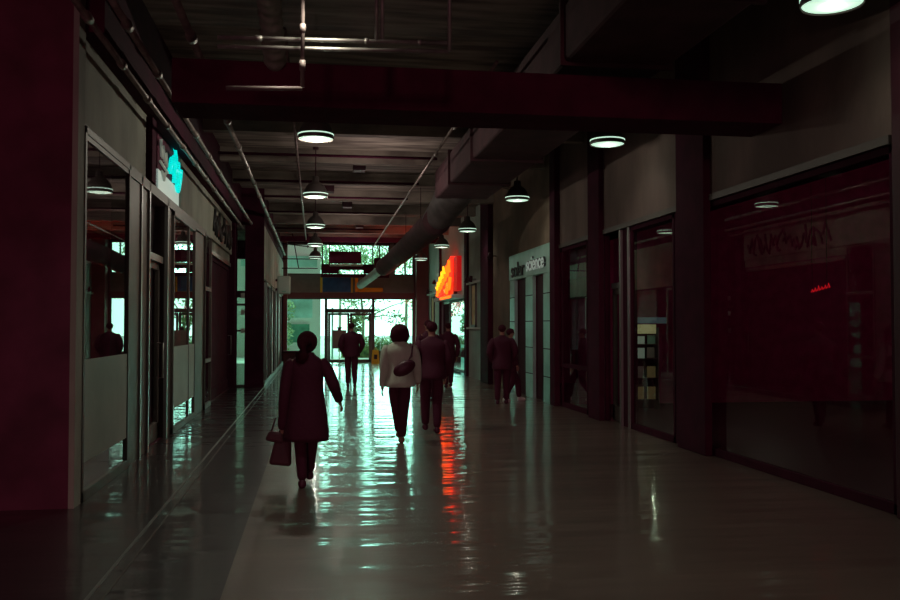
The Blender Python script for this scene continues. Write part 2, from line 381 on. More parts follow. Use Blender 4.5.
struct('trim_6', M['frame'], [(-2.36, -2.18, 11.76, 12.24, 0, 3.54), (-2.36, -2.18, 13.80, 14.25, 0, 3.54)], 'brown jambs of the left door')
struct('trim_7', M['frame'], [(-2.4, -2.15, 8.84, 18.5, 3.42, 3.55)], 'brown head rail over the left shopfronts')

def door_side(n, x, s, y0, y1, ztop, label, m='frame', zt=None, leaf='glass', hs=1):
    r = thing('door_%d' % n, (x, (y0 + y1) / 2, 0), label, None, kind='structure')
    yc = (y0 + y1) / 2; h = (y1 - y0) / 2; xa, xb = sorted((-s * 0.06, -s * 0.12))
    fr = [(xa, xb, -h, -h + 0.09, 0.01, ztop), (xa, xb, h - 0.09, h, 0.01, ztop), (xa, xb, -h, h, ztop - 0.1, ztop), (xa, xb, -h, h, 0.01, 0.26)]
    boxes('door_leaf_frame', M[m], fr, r, bevel=0.005)
    g = (xa + xb) / 2
    boxes('door_pane', M['glass'] if leaf == 'glass' else M[leaf], [(g - .004, g + .004, -h + .09, h - .09, .26, ztop - .1)], r)
    boxes('transom_bar', M['frame_light'], [(xa - .02, xb + .05, -h, h, ztop + .005, ztop + .1)], r)
    if zt: boxes('transom_pane', M['glass'], [(g - .004, g + .004, -h, h, ztop + .1, zt)], r)
    bm = bmesh.new(); hx = s * 0.02
    tube(bm, [(xb if s > 0 else xa, hs * (h - .16), .9), (hx, hs * (h - .16), .9), (hx, hs * (h - .16), 1.4), (xb if s > 0 else xa, hs * (h - .16), 1.4)], 0.014)
    link('door_handle', bm, M['metal'], r, smooth=True)
    return r
door_side(1, XL, 1, 12.32, 13.7, 2.56, 'left shop door with a bright transom bar', zt=3.42)
shop_bay(2, XL + .06, 1, 14.25, 16.8, 0, 3.42, 'second left shop window with a waist-high frosted band', panel=(0.38, 1.33), mulls=(16.0,), depth=.04)
struct('trim_8', M['frame'], [(-2.4, -2.18, 16.8, 18.3, 0, 3.42)], 'brown pier after the second left window')
shop_bay(3, XL + .06, 1, 18.3, 19.35, 0, 3.5, 'narrow left glass strip full of daylight reflection', frame_w=0.04, rails=(0.95, 2.4), depth=.04)
door_side(2, XL, 1, 19.5, 24.4, 3.2, 'wide dark left doorway under the scrawled lettering', m='dark', leaf='dark')
# glass strip in the step wall, and an end window added in the room behind to brighten it
r = thing('window_4', (-1.99, 25.0, 0), 'glass strip in the left return wall with hanging white cards', None, kind='structure')
boxes('frame', M['frame'], [(-.11, .11, -.04, .04, 0, .06), (-.11, .11, -.04, .04, 4.3, 4.4), (-.11, .11, -.04, .04, 2.2, 2.26)], r)
boxes('pane', M['glass'], [(-.11, .11, -.004, .004, .06, 4.3)], r)
for i, z in enumerate((1.45, 1.95, 2.4)):
    c = boxes('card', M['paper'], [(-.05, .05, -.01, .01, 0, .14)], r); c.location = (.05, -.06, z)
r = thing('window_5', (-3.3, YE + 0.1, 0), 'tall far window added behind the left glass strip to brighten it', None, kind='structure')
boxes('frame', M['frame'], [(-.45, .45, -.05, .05, 1.4, 1.48), (-.45, .45, -.05, .05, 2.9, 3.2), (-.45, -.4, -.05, .05, 0, 4.6), (.4, .45, -.05, .05, 0, 4.6)], r)
boxes('pane', M['glass_end'], [(-.4, .4, -.004, .004, 0, 4.6)], r)

# far left doors and trims
for i, (y0, y1) in enumerate([(26.2, 28.2), (29.2, 31.2), (34.6, 37.2)]):
    r = thing('door_%d' % (3 + i), (XB, (y0 + y1) / 2, 0), ['first', 'second', 'third'][i] + ' dark door in the far left wall', None, kind='structure')
    h = (y1 - y0) / 2
    boxes('door_frame', M['frame_light'] if i != 1 else M['frame'], [(-.05, .02, -h - .06, -h, 0, 2.9), (-.05, .02, h, h + .06, 0, 2.9), (-.05, .02, -h, h, 2.82, 2.9)], r)
    boxes('door_leaf', M['maroon_steel'] if i else M['dark'], [(-.05, -.03, -h, h, 0.01, 2.82)], r)
    bm = bmesh.new(); tube(bm, [(-.03, h - .15, 1.0), (.03, h - .15, 1.0), (.03, h - .15, 1.15)], .012); link('door_handle', bm, M['metal'], r)
struct('trim_9', M['frame_light'], [(XB, XB + .03, 32.2, 32.5, 0, 2.95)], 'pale vertical strip on the far left wall')
struct('baseboard_left', M['frame'], [(XB - .04, XB + .02, 25.1, YE, 0, .12)])

# ------------------------------------------------------------------ right shopfronts (glass recessed behind X = 5)
shop_bay(6, XR + 0.02, -1, 7.2, 11.3, 0, 3.25, 'large dark right shop window with a pale frame', depth=0.04, fm='dark')
shop_bay(7, XR + 0.02, -1, 12.1, 13.9, 0, 3.25, 'right shop window with the lit magazine rack behind', depth=0.04, fm='dark')
struct('trim_10', M['frame_light'], [(5.0, 5.04, 13.9, 13.98, 0, 3.25), (5.0, 5.04, 14.3, 14.38, 0, 3.25), (5.0, 5.04, 15.25, 15.32, 0, 3.25), (5.0, 5.03, 11.22, 11.3, 0, 3.2)], 'thin pale uprights of the right shopfront')
struct('trim_18', M['dark'], [(5.04, 5.14, 13.9, 14.38, 0, 3.25), (5.03, 5.14, 15.25, 16.2, 0, 3.25), (5.03, 5.14, 11.3, 12.1, 0, 3.25)], 'dark posts of the right shopfront')
struct('trim_11', M['frame'], [(4.97, 5.45, 7.2, 18.3, 3.25, 3.33)], 'brown head rail of the right shopfront')
door_side(6, XR + 0.12, -1, 14.4, 15.25, 2.3, 'narrow glass door in the right shopfront', zt=3.2, hs=-1)
shop_bay(8, XR + 0.02, -1, 16.2, 18.0, 0, 3.25, 'right shop window reflecting the teal daylight', depth=0.04, fm='dark', rails=(0.85,))
struct('trim_12', M['dark'], [(5.17, 5.3, 16.2, 18.0, 2.2, 2.6)], 'dark band across the teal-lit right window')

# tiled portal
r = thing('tiled_portal', (XR, 20.45, 0), 'pale teal tiled portal with two dark openings and a lettered sign band', 'portal')
boxes('tile_pier', M['tile'], [(-.08, 0, -2.05, -1.35, 0, 2.8)], r, bevel=.006)
boxes('tile_pier', M['tile'], [(-.08, 0, -.38, .32, 0, 2.8)], r, bevel=.006)
boxes('tile_pier', M['tile'], [(-.08, 0, 1.5, 2.05, 0, 2.8)], r, bevel=.006)
jl = []
for z in (.55, 1.15, 1.75, 2.35):
    for a, c in ((-2.05, -1.35), (-.38, .32), (1.5, 2.05)): jl.append((-.083, -.079, a, c, z, z + .02))
for q in jl: boxes('tile_joint', M['dark'], [q], r)
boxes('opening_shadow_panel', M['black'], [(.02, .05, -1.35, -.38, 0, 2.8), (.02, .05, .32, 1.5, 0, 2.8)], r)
s_ = boxes('sign_band', M['tile'], [(-.10, 0, -2.05, 2.05, 2.8, 3.42)], r, bevel=.006)
text('lettering', 'solar', .50, M['letter_dark'], r, (-.12, 1.0, 3.02), ROT_ON_RIGHT, .012, 1.45)
text('lettering', 'science', .46, M['letter_dark'], r, (-.115, -.85, 3.08), ROT_ON_RIGHT, .012, 1.22)
text('lettering', 'science', .46, M['letter_pale'], r, (-.14, -.80, 3.06), ROT_ON_RIGHT, .006, 1.22)
o = bpy.data.objects['lettering']; o['label'] = 'dark lettering'

# right wall details beyond the portal
for (y, z0, z1, wd, lab) in [(28.1, 1.62, 3.0, .8, 'tall warm-toned framed picture on the right wall nearer than the red sign'),
                             (38.1, 1.5, 2.9, .9, 'tall warm-toned framed picture on the far right wall beyond the red sign')]:
    r = thing('framed_picture', (XR, y, z0), lab, 'picture', 'framed pictures on the right wall')
    h = wd / 2; H = z1 - z0
    boxes('frame', M['frame'], [(-.05, 0, -h, -h + .07, 0, H), (-.05, 0, h - .07, h, 0, H), (-.05, 0, -h, h, 0, .07), (-.05, 0, -h, h, H - .07, H)], r)
    boxes('print', M['picture_warm'], [(-.02, 0, -h + .07, h - .07, .07, H - .07)], r)
for (y0, y1, z, lab) in [(26.4, 29.1, 1.58, 'pale ledge below the nearer framed picture'), (26.4, 29.1, 3.02, 'pale ledge above the nearer framed picture'), (36.0, 40.0, 3.02, 'pale ledge above the far framed picture')]:
    o = boxes('wall_ledge', M['facade'], [(-.1, 0, (y0 - y1) / 2, (y1 - y0) / 2, -.03, .03)], bevel=.005, loc=(XR, (y0 + y1) / 2, z))
    tag(o, lab, 'ledge', 'pale ledges on the right wall')
def spotlight_fixture(y, z, lab):
    r = thing('wall_spotlight', (XR, y, z), lab, 'light fixture', 'small spotlights on the right wall')
    bm = bmesh.new(); tube(bm, [(0, 0, 0), (-.16, 0, 0)], .015); link('arm', bm, M['black'], r)
    bm = bmesh.new(); tube(bm, [(-.16, 0, .1), (-.2, 0, -.08)], [.05, .075], 14); link('head', bm, M['black'], r, smooth=True)
spotlight_fixture(27.8, 3.12, 'small black spotlight over the nearer framed picture')
spotlight_fixture(28.6, 3.12, 'second small black spotlight over the nearer framed picture')
spotlight_fixture(36.6, 3.45, 'small black spotlight just left of the red sign')
spotlight_fixture(38.6, 3.14, 'small black spotlight over the far framed picture')
spotlight_fixture(24.6, 3.6, 'small black spotlight on the brown wall by the thick pillar')

# display case with shelves; its back glows in place of reflected daylight
shop_bay(9, XR, -1, 29.75, 33.5, .04, 2.6, 'tall glass display window reflecting teal daylight under the red sign', depth=.05, frame_w=.08, fm='frame')
r = thing('display_cabinet', (5.42, 31.6, 0), 'teal display cabinet with an added glowing back and shelves of goods under the red sign', 'cabinet')
boxes('back_panel', M['case_reflect'], [(0, .03, -1.8, 1.8, 0.05, 2.55)], r)
for z in (.5, .95, 1.4, 1.85): boxes('shelf', M['facade'], [(-.10, 0, -1.75, 1.75, z, z + .03)], r)
struct('wall_right_case', M['dark'], [(5.46, 5.5, 29.7, 33.6, 0, 2.62)])
rr = random.Random(3)
for z in (.53, .98, 1.43, 1.88):
    y = -1.6
    while y < 1.5:
        w_ = rr.uniform(.14, .4); h_ = rr.uniform(.12, .34)
        if rr.random() < .75:
            o = boxes('boxed_goods', M[rr.choice(['facade_deep', 'paper', 'facade_teal', 'dark'])], [(-.05, .03, 0, w_ * .8, 0, h_)], loc=(5.37, 31.6 + y, z))
            tag(o, 'small boxed item on a shelf of the teal display cabinet', 'box', 'goods in the display cabinet')
        y += w_ + .06
door_side(7, XR, -1, 33.65, 35.55, 2.5, 'dark door left of the teal display window', m='dark', leaf='dark')

# ------------------------------------------------------------------ red lit sign
def strokes(name, m, paths, r, parent):
    bm = bmesh.new()
    for p in paths: tube(bm, p, r, 8)
    return link(name, bm, m, parent, smooth=True)
r = thing('lit_wall_sign', (XR, 32.9, 2.78), 'big slanted red and yellow lit letters over the display window', 'sign')
def yz(pts, x=-.2): return [(x, y, z) for y, z in pts]
def zig(a, b, n, amp, x, ph=0):
    out = []
    for k in range(n + 1):
        t = k / n; y = a[0] + (b[0] - a[0]) * t; z = a[1] + (b[1] - a[1]) * t
        out.append((x, y - .10 * (k % 2), z + (amp * (.6 + .6 * t) if (k + ph) % 2 else -amp * (.6 + .6 * t) * .8)))
    return out
bm = bmesh.new()
pl = [(2.3, .0), (2.25, .28), (1.3, .72), (.5, .98), (-.3, 1.22), (-1.1, 1.36), (-1.2, .72), (-.3, .40), (.6, .02)]
va = [bm.verts.new((-.06, a, b)) for a, b in pl]; vb = [bm.verts.new((-.20, a, b)) for a, b in pl]
bm.faces.new(va); bm.faces.new(vb[::-1])
for k in range(len(pl)): bm.faces.new((va[k], va[(k + 1) % len(pl)], vb[(k + 1) % len(pl)], vb[k]))
link('red_letter_body', bm, M['neon_red'], r)
strokes('orange_letter_face', M['neon_orange'], [zig((2.2, .16), (-1.1, 1.02), 12, .22, -.25)], .05, r)
strokes('yellow_tube', M['neon_yellow'], [zig((2.1, .28), (-.2, .95), 9, .16, -.31, 1)], .036, r)
strokes('small_letter', M['neon_orange'], [zig((.3, .10), (-1.0, .42), 4, .16, -.22, 1)], .06, r)
boxes('red_return_panel', M['sign_red_side'], [(-.16, 0, -2.25, -1.35, .1, 1.3)], r)
boxes('bracket', M['black'], [(-.12, 0, -1.35, -1.2, -.02, 1.25)], r)
r = thing('sign_ledge_box', (XR, 32.6, 2.6), 'thin lit name box directly below the big red letters', 'sign')
boxes('casing', M['facade'], [(-.35, 0, -2.2, 2.7, 0, .14)], r, bevel=.01)
boxes('red_strip', M['neon_orange'], [(-.365, -.351, -1.8, .9, .03, .12)], r)

# left cyan lit sign, in its opening above the door
r = thing('lit_shop_sign', (-2.24, 14.3, 3.6), 'cyan lit script sign above the left door', 'sign')
boxes('sign_panel', M['dark_wall'], [(-.06, 0, -1.0, 1.0, 0, .95)], r)
boxes('lower_glow_strip', M['white_lit'], [(-.02, .012, -1.0, .98, 0.0, .30)], r)
cy = [yz([(-.25, .38), (-.05, .62), (.0, .42), (.2, .70), (.25, .36)], .05), yz([(.2, .3), (.35, .72), (.45, .34), (.6, .66), (.72, .3)], .05),
      yz([(.0, .55), (.3, .50), (.8, .56)], .05), yz([(.35, .72), (.3, .85), (.45, .88)], .05), yz([(.5, .3), (.62, .22), (.8, .4), (.9, .6)], .05)]
strokes('cyan_script', M['neon_cyan'], cy, .036, r)
strokes('small_lettering', M['dim_white'], [yz([(-.9, .75), (-.85, .5)], .03), yz([(-.75, .5), (-.7, .68), (-.6, .48)], .03), yz([(-.5, .46), (-.45, .62), (-.35, .44)], .03),
      yz([(-.95, .42), (-.3, .36)], .03), yz([(-.8, .3), (-.6, .2), (-.5, .32)], .03)], .02, r)

# scrawled lettering above the dark left doorway
r = thing('wall_lettering', (-2.2, 21.9, 3.62), 'dark hand-drawn lettering on the left plaster above the doorway', 'sign')
sc_ = []
rr = random.Random(11)
y = -1.9
while y < 1.9:
    pts = [(y, rr.uniform(.0, .2))]
    for k in range(4): pts.append((y + .12 * (k + 1), rr.uniform(0, .62)))
    sc_.append(yz(pts, .015)); y += rr.uniform(.28, .42)
strokes('letter_strokes', M['letter_dark'], sc_, .035, r)

# pale box sign on the far left wall
r = thing('box_sign', (XB, 32.2, 3.1), 'pale rounded square sign sticking out from the far left wall', 'sign')
boxes('casing', M['plaster_pale'], [(.06, .52, -.08, .08, -.33, .31)], r, bevel=.05)
for q in (-.2, .12): boxes('bracket', M['dark'], [(0, .07, -.03, .03, q, q + .08)], r)
boxes('emblem', M['facade_deep'], [(.22, .36, -.086, -.079, -.24, -.22)], r)

# ------------------------------------------------------------------ inside the near right shop
r = thing('neon_script', (7.98, 13.6, 2.2), 'tiny dim red neon lettering inside the dark right shop', 'sign')
st = []
xx = 0
for a, b_ in [(.0, .1), (.12, .14), (.26, .2), (.4, .16), (.54, .2), (.68, .26)]:
    st.append([(a, 0, a * .25), (a + .05, 0, b_ + a * .1), (a + .1, 0, a * .25)])
st = [[(a * .42, b, c * .45) for a, b, c in p] for p in st]
strokes('tube_letters', M['dim_red'], st, .012, r)
strokes('hanging_wire', M['black'], [[(0.02, 0, .05), (.02, 0, 3.2)], [(.28, 0, .08), (.28, 0, 3.2)]], .004, r)

r = thing('magazine_rack', (6.4, 17.0, 0), 'magazine rack with a pale yellow header inside the right shop', 'rack')
boxes('side_panel', M['frame_light'], [(-.31, -.29, -.15, .15, 0, 1.62)], r)
boxes('side_panel', M['frame_light'], [(.25, .27, -.15, .15, 0, 1.62)], r)
boxes('back_panel', M['black'], [(-.29, .25, .1, .13, 0.02, 1.6)], r)
for z in (.2, .62, 1.0, 1.28): boxes('shelf', M['frame'], [(-.29, .25, -.12, .1, z, z + .02)], r)
boxes('header_board', mat('header_cream', (.5, .42, .2), .6, emit=(1, .85, .45), estr=.13), [(-.31, .2, -.17, -.15, 1.5, 1.68)], r)
boxes('top_strip', mat('header_slate', (.1, .13, .16), .6, emit=(.3, .4, .5), estr=.06), [(-.22, .42, -.15, -.13, 1.70, 1.82)], r)
for (x, z, a, h, m) in [(-.2, 1.30, .2, .15, 'dim_white'), (.06, 1.30, .16, .17, 'facade_teal'), (-.2, 1.02, .2, .2, 'dim_white'), (.05, 1.03, .15, .2, 'paper'), (-.2, .64, .18, .22, 'paper'), (.05, .64, .17, .22, 'picture_warm'),
                      (-.2, .22, .18, .24, 'picture_warm'), (.05, .22, .17, .24, 'picture_warm')]:
    o = boxes('magazine', M[m], [(0, a, -.01, .01, 0, h)], loc=(6.4 + x, 16.93, z))
    tag(o, 'magazine standing on the rack inside the right shop', 'magazine', 'magazines on the rack')
lamp_object('rack_light', 'POINT', (6.35, 16.3, 1.9), 1.2, (.9, 1, .7), shadow_soft_size=.01)

# pale door seen inside the right glass door
o = boxes('leaning_board', M['dim_white'], [(-.12, .0, -.05, .05, 0, 1.0), (-.12, .35, -.05, .05, 1.0, 1.08)], loc=(6.0, 17.6, 1.1))
bpy.data.objects.remove(o)

# ------------------------------------------------------------------ the entrance wall
def E_(name, m, lst, label): return struct(name, M[m], lst, label)
E_('wall_end', 'grey_band', [(XB, 5.0, YE, YE + .2, 3.13, 3.92), (3.32, 3.5, YE, YE + .2, 3.92, ZC)], 'grey spandrel band over the entrance')
E_('trim_13', 'maroon_steel', [(XB, 5.0, YE - .08, YE + .2, 2.9, 3.13)], 'dark red lintel over the entrance glazing')
E_('trim_14', 'maroon_steel', [(XB - .1, -1.27, YE - .05, YE + .2, 0, ZC), (4.40, 4.8, YE - .05, YE + .2, 0, ZC)], 'dark red side posts of the entrance')
E_('trim_15', 'dark', [(XB, 5.0, YE, YE + .2, 5.32, ZC)], 'dark head above the upper windows')
def end_window(n, x0, x1, z0, z1, label, mulls=(), rails=(), fw=.06):
    r = thing('window_%d' % n, ((x0 + x1) / 2, YE + .08, 0), label, None, kind='structure'); xc = (x0 + x1) / 2
    l = [(x0 - xc, x0 - xc + fw, -.05, .05, z0, z1), (x1 - xc - fw, x1 - xc, -.05, .05, z0, z1), (x0 - xc, x1 - xc, -.05, .05, z0, z0 + fw), (x0 - xc, x1 - xc, -.05, .05, z1 - fw, z1)]
    for m_ in mulls: l.append((m_ - xc - .025, m_ - xc + .025, -.05, .05, z0, z1))
    for z in rails: l.append((x0 - xc, x1 - xc, -.05, .05, z - .025, z + .025))
    boxes('frame', M['frame'], l, r)
    boxes('pane', M['glass_end'], [(x0 - xc + fw, x1 - xc - fw, -.004, .004, z0 + fw, z1 - fw)], r)
end_window(10, -1.27, .48, .12, 2.9, 'left entrance window with teal building behind')
end_window(11, .48, 2.58, 2.36, 2.9, 'transom window over the double door')
end_window(12, 2.58, 4.4, .5, 2.9, 'right entrance window with trees behind')
end_window(13, -1.27, 3.32, 3.92, 5.32, 'upper entrance windows with green trees behind', mulls=(.3, .62, 1.75, 2.55, 2.85), rails=())
end_window(14, 3.5, 4.4, 3.92, 5.32, 'small upper right entrance window', mulls=(4.0,))
E_('trim_16', 'frame', [(-1.27, .48, YE, YE + .15, 0, .12), (2.58, 4.4, YE, YE + .15, 0, .5)], 'brown sill panels of the entrance')
r = thing('door_8', (1.53, YE, 0), 'glass double entrance door', None, kind='structure')
boxes('door_frame', M['frame'], [(-1.05, -.96, -.06, .12, 0, 2.36), (.96, 1.05, -.06, .12, 0, 2.36), (-1.05, 1.05, -.06, .12, 2.24, 2.36)], r)
for s in (-1, 1):
    xs = sorted((s * .01, s * .955))
    d = boxes('door_leaf', M['frame'], [(xs[0], xs[0] + .1, 0, .05, .01, 2.23), (xs[1] - .1, xs[1], 0, .05, .01, 2.23), (xs[0], xs[1], 0, .05, 2.13, 2.23), (xs[0], xs[1], 0, .05, .01, .16)], r)
    boxes('door_pane', M['glass_end'], [(xs[0] + .1, xs[1] - .1, .02, .03, .16, 2.13)], d)
    bm = bmesh.new(); tube(bm, [(s * .14, -.05, .95), (s * .14, -.05, 1.3)], .015); tube(bm, [(s * .14, 0, 1), (s * .14, -.05, 1)], .01); tube(bm, [(s * .14, 0, 1.25), (s * .14, -.05, 1.25)], .01)
    link('door_handle', bm, M['metal'], d)

# things by the entrance
r = thing('blue_banner', (1.0, YE - .02, 3.14), 'blue banner with yellow edges above the entrance door', 'banner')
boxes('cloth', M['blue'], [(-.68, .58, -.05, -.01, .03, .66)], r)
boxes('side_strip', M['yellow'], [(-.78, -.68, -.055, -.01, 0, .68)], r)
boxes('side_strip', M['yellow'], [(.58, .66, -.055, -.01, 0, .68)], r)
r = thing('orange_bracket', (1.75, YE - .1, 3.14), 'bright orange L-shaped bracket hanging right of the blue banner', 'bracket')
boxes('upright', M['orange'], [(0, .13, -.12, 0, 0.02, .66)], r, bevel=.02)
boxes('bar', M['orange'], [(.13, 1.25, -.14, 0, 0.02, .22)], r, bevel=.05)
r = thing('floor_sign', (2.63, 39.6, 0), 'yellow wet-floor sign standing right of the entrance door', 'floor sign')
for s in (-1, 1):
    bm = bmesh.new()
    p = [(-.17, s * .14, 0), (.17, s * .14, 0), (.13, s * .02, .6), (-.13, s * .02, .6)]
    q = [bm.verts.new(v) for v in p] + [bm.verts.new((v[0], v[1] + s * .015, v[2])) for v in p]
    for f in ((0, 1, 2, 3), (4, 5, 6, 7), (0, 1, 5, 4), (1, 2, 6, 5), (2, 3, 7, 6), (3, 0, 4, 7)): bm.faces.new([q[i] for i in f])
    link('board', bm, M['yellow'], r)
bm = bmesh.new(); tube(bm, [(-.06, 0, .6), (-.05, 0, .68), (.05, 0, .68), (.06, 0, .6)], .012); link('carry_handle', bm, M['yellow'], r)
bm = bmesh.new(); B(bm, -.07, .07, -.125, -.12, .2, .4); link('printed_mark', bm, M['letter_dark'], r)
r = thing('sign_stand', (1.0, 37.6, 0), 'grey notice board on a thin pole in front of the entrance door', 'sign stand')
bm = bmesh.new(); tube(bm, [(0, 0, .02), (0, 0, .75)], .015); link('pole', bm, M['metal'], r)
bm = bmesh.new(); lathe(bm, [(0.001, 0), (.2, 0), (.2, .015), (.03, .03), (.001, .03)], seg=24); link('base', bm, M['black'], r)
boxes('board', M['grey_band'], [(-.29, .29, -.015, .015, .72, 1.48)], r, bevel=.005)
boxes('clip', M['black'], [(-.07, .07, -.02, .02, 1.48, 1.55), (-.11, .11, -.01, .01, 1.55, 1.6)], r)
r = thing('planter_box', (-.92, 37.2, 0), 'low black planter box by the far left corner of the entrance', 'planter')
boxes('box', M['black'], [(-.33, .3, -.3, .3, 0, .58)], r, bevel=.02)
boxes('rim', M['dark'], [(-.36, .33, -.33, .33, .58, .64)], r, bevel=.01)

# machinery under the ceiling by the entrance
r = thing('air_handler', (1.22, 37.5, 4.2), 'dark boxy air unit hanging before the upper windows', 'air unit')
boxes('casing', M['dark'], [(-.66, .66, -.3, .3, .05, .52)], r, bevel=.02)
boxes('bottom_tray', M['plaster'], [(-.62, .72, -.3, .3, -.06, -.01)], r)
for x in (-.55, .55):
    bm = bmesh.new(); tube(bm, [(x, 0, .5), (x, 0, 1.2)], .01); link('hanger_rod', bm, M['black'], r)
r = thing('junction_duct', (2.7, 37.9, 4.05), 'dark square box with a pale lower edge beside the round duct', 'duct box')
boxes('casing', M['dark'], [(-.25, .27, -.25, .25, .03, .45)], r, bevel=.02)
boxes('lower_lip', M['plaster'], [(-.25, .2, -.27, .2, -.02, .03)], r)
bm = bmesh.new(); tube(bm, [(0, 0, .45), (0, 0, 1.35)], .01); link('hanger_rod', bm, M['black'], r)
o = boxes('cable_tray', M['dark'], [(-1.5, .95, -.12, .12, .06, .30), (-1.5, -.75, -.12, .12, -.1, .06), (.3, 1.4, -.12, .12, -.1, .06), (-1.5, 1.4, -.12, .12, -.27, -.12), (-1.45, -1.42, 0, .03, .3, 1.39), (.9, .93, 0, .03, .3, 1.39)], loc=(1.75, 38.8, 4.0))
tag(o, 'dark equipment tray with a long bright gap under the upper windows', 'tray')

# ------------------------------------------------------------------ ducts, pipes
def spiral(bm, pts, r, seg=24, ridge=.012, pitch=.12):
    P = [Vector(p) for p in pts]; out = []; rs = []
    for i in range(len(P) - 1):
        L = (P[i + 1] - P[i]).length; n = max(1, int(L / (pitch / 2)))
        for k in range(n):
            out.append(P[i].lerp(P[i + 1], k / n)); rs.append(r + (ridge if (len(out) % 4) == 0 else 0))
    out.append(P[-1]); rs.append(r)
    tube(bm, out, rs, seg)
def bend(a, b, c, n=8):
    a, b, c = Vector(a), Vector(b), Vector(c)
    return [a * (1 - t) ** 2 + b * 2 * t * (1 - t) + c * t * t for t in [i / n for i in range(n + 1)]]
r = thing('round_duct', (2.8, 21, 4.05), 'long round duct running to the entrance and bending left at its end', 'duct')
bm = bmesh.new()
spiral(bm, [Vector(p) - Vector((2.8, 21, 4.05)) for p in [(2.8, 20.7, 4.1), (2.8, 30.5, 4.05)] + bend((2.8, 30.5, 4.05), (2.8, 32.5, 4.05), (2.55, 33.8, 3.85))], .32, ridge=.01, pitch=.5)
link('main_run', bm, M['duct'], r, smooth=True)
bm = bmesh.new(); spiral(bm, [Vector(p) - Vector((2.8, 21, 4.05)) for p in [(2.6, 33.5, 3.9), (1.92, 38.6, 3.4)]], .17, ridge=.008, pitch=.3)
link('pale_branch', bm, M['metal'], r, smooth=True)['label'] = 'paler narrow branch'
for y in (3, 7):
    bm = bmesh.new(); tube(bm, [(0, y, .3), (0, y, 1.35)], .01); link('hanger_rod', bm, M['black'], r)
r = thing('rectangular_duct', (3.1, 3, 4.7), 'wide dark rectangular duct under the ceiling on the right', 'duct')
boxes('duct_body', M['duct'], [(-.55, .6, -5, 16.2, -.3, .3)], r, bevel=.04)
for y in (-1, 1.5, 4, 6.0, 9, 11.5, 14): boxes('flange', M['duct'], [(-.59, .64, y, y + .05, -.34, .34)], r)
bm = bmesh.new()
tube(bm, bend((0, 16.1, 0), (0.05, 17.4, .05), (-.3, 18.0, -.62), 8), [.36, .4, .41, .41, .4, .38, .36, .35, .34], 20)
link('elbow', bm, M['duct_pale'], r, smooth=True)
r = thing('spiral_duct', (-.42, 5, 4.5), 'pale spiral duct overhead at the upper left', 'duct')
bm = bmesh.new(); spiral(bm, [(0, -1, .25), (0, 2.6, .25)] , .2, ridge=.008, pitch=.09); link('duct_run', bm, M['duct_light'], r, smooth=True)
bm = bmesh.new(); spiral(bm, [(0, 2.55, .2), (0.0, 3.3, .06), (0.02, 4.3, -.3)], .1, ridge=.014, pitch=.07); link('flexible_hose', bm, M['duct_light'], r, smooth=True)
for y in (0, 2):
    bm = bmesh.new(); tube(bm, [(0, y, .45), (0, y, .9)], .008); link('hanger_rod', bm, M['black'], r)

def conduit(name, m, paths, r_, lab, group, couplings=None):
    base = Vector(paths[0][0]); rt = thing(name, base, lab, 'pipe', group)
    bm = bmesh.new()
    for p in paths: tube(bm, [Vector(q) - base for q in p], r_, 10)
    link('pipe_run', bm, M[m], rt, smooth=True)
    if couplings:
        for a, b_ in couplings:
            bm = bmesh.new(); tube(bm, [Vector(a) - base, Vector(b_) - base], r_ * 1.45, 10)
            link('coupling', bm, M[m], rt, smooth=True)
    return rt
def along(x, z, y0, y1, step=1.9): 
    c = []; y = y0 + .7
    while y < y1: c.append(((x, y, z), (x, y + .14, z))); y += step
    return c
conduit('ceiling_pipe', 'pipe', [[(-1.27, 3, 4.62), (-1.27, 38, 4.62)]], .04, 'long pipe under the ceiling, farthest right of the three on the left', 'pipes along the left ceiling', along(-1.27, 4.62, 3, 38))
conduit('ceiling_pipe', 'pipe', [[(-1.72, 3, 4.42), (-1.72, 30, 4.42)]], .033, 'long pipe under the ceiling, middle of the three on the left', 'pipes along the left ceiling', along(-1.72, 4.42, 3, 30, 1.6))
conduit('ceiling_pipe', 'pipe', [[(-1.93, 3, 4.28), (-1.93, 24.8, 4.28)]], .03, 'long pipe hugging the left bulkhead', 'pipes along the left ceiling', along(-1.93, 4.28, 3, 24, 1.4))
conduit('ceiling_pipe', 'pipe', [[(-.36, 10.3, 5.02), (-.36, 36, 5.02)]], .025, 'thin straight pipe just left of the middle pendants', 'thin ceiling pipes')
conduit('ceiling_pipe', 'pipe', [[(2.1, 10.3, 4.75), (2.1, 33, 4.55)]], .022, 'thin pipe beside the left edge of the big dark duct', 'thin ceiling pipes', along(2.1, 4.68, 10.5, 20, 2.2))
for i, (y, z) in enumerate([(18.1, 5.06), (21.4, 5.06), (24.0, 5.06), (27.2, 5.06), (31.8, 5.06)]):
    conduit('cross_pipe', 'dark', [[(-1.9, y, z), (2.45, y, z)]], .028, ['nearest', 'second', 'third', 'fourth', 'farthest'][i] + ' dark pipe crossing the ceiling between the pendants', 'cross pipes')
for i, (x, y) in enumerate([(1.0, 20.9), (.95, 27.4), (.35, 24.3), (1.6, 33)]):
    o = boxes('ceiling_box', M['black'], [(-.14, .14, -.2, .2, -.16, 0)], bevel=.01, loc=(x, y, 5.40))
    o.location.z = 5.4
    tag(o, 'small dark box on the ceiling, ' + ['nearest of four', 'third of four', 'second, close to the pendants', 'last of four'][i], 'ceiling box', 'ceiling boxes')
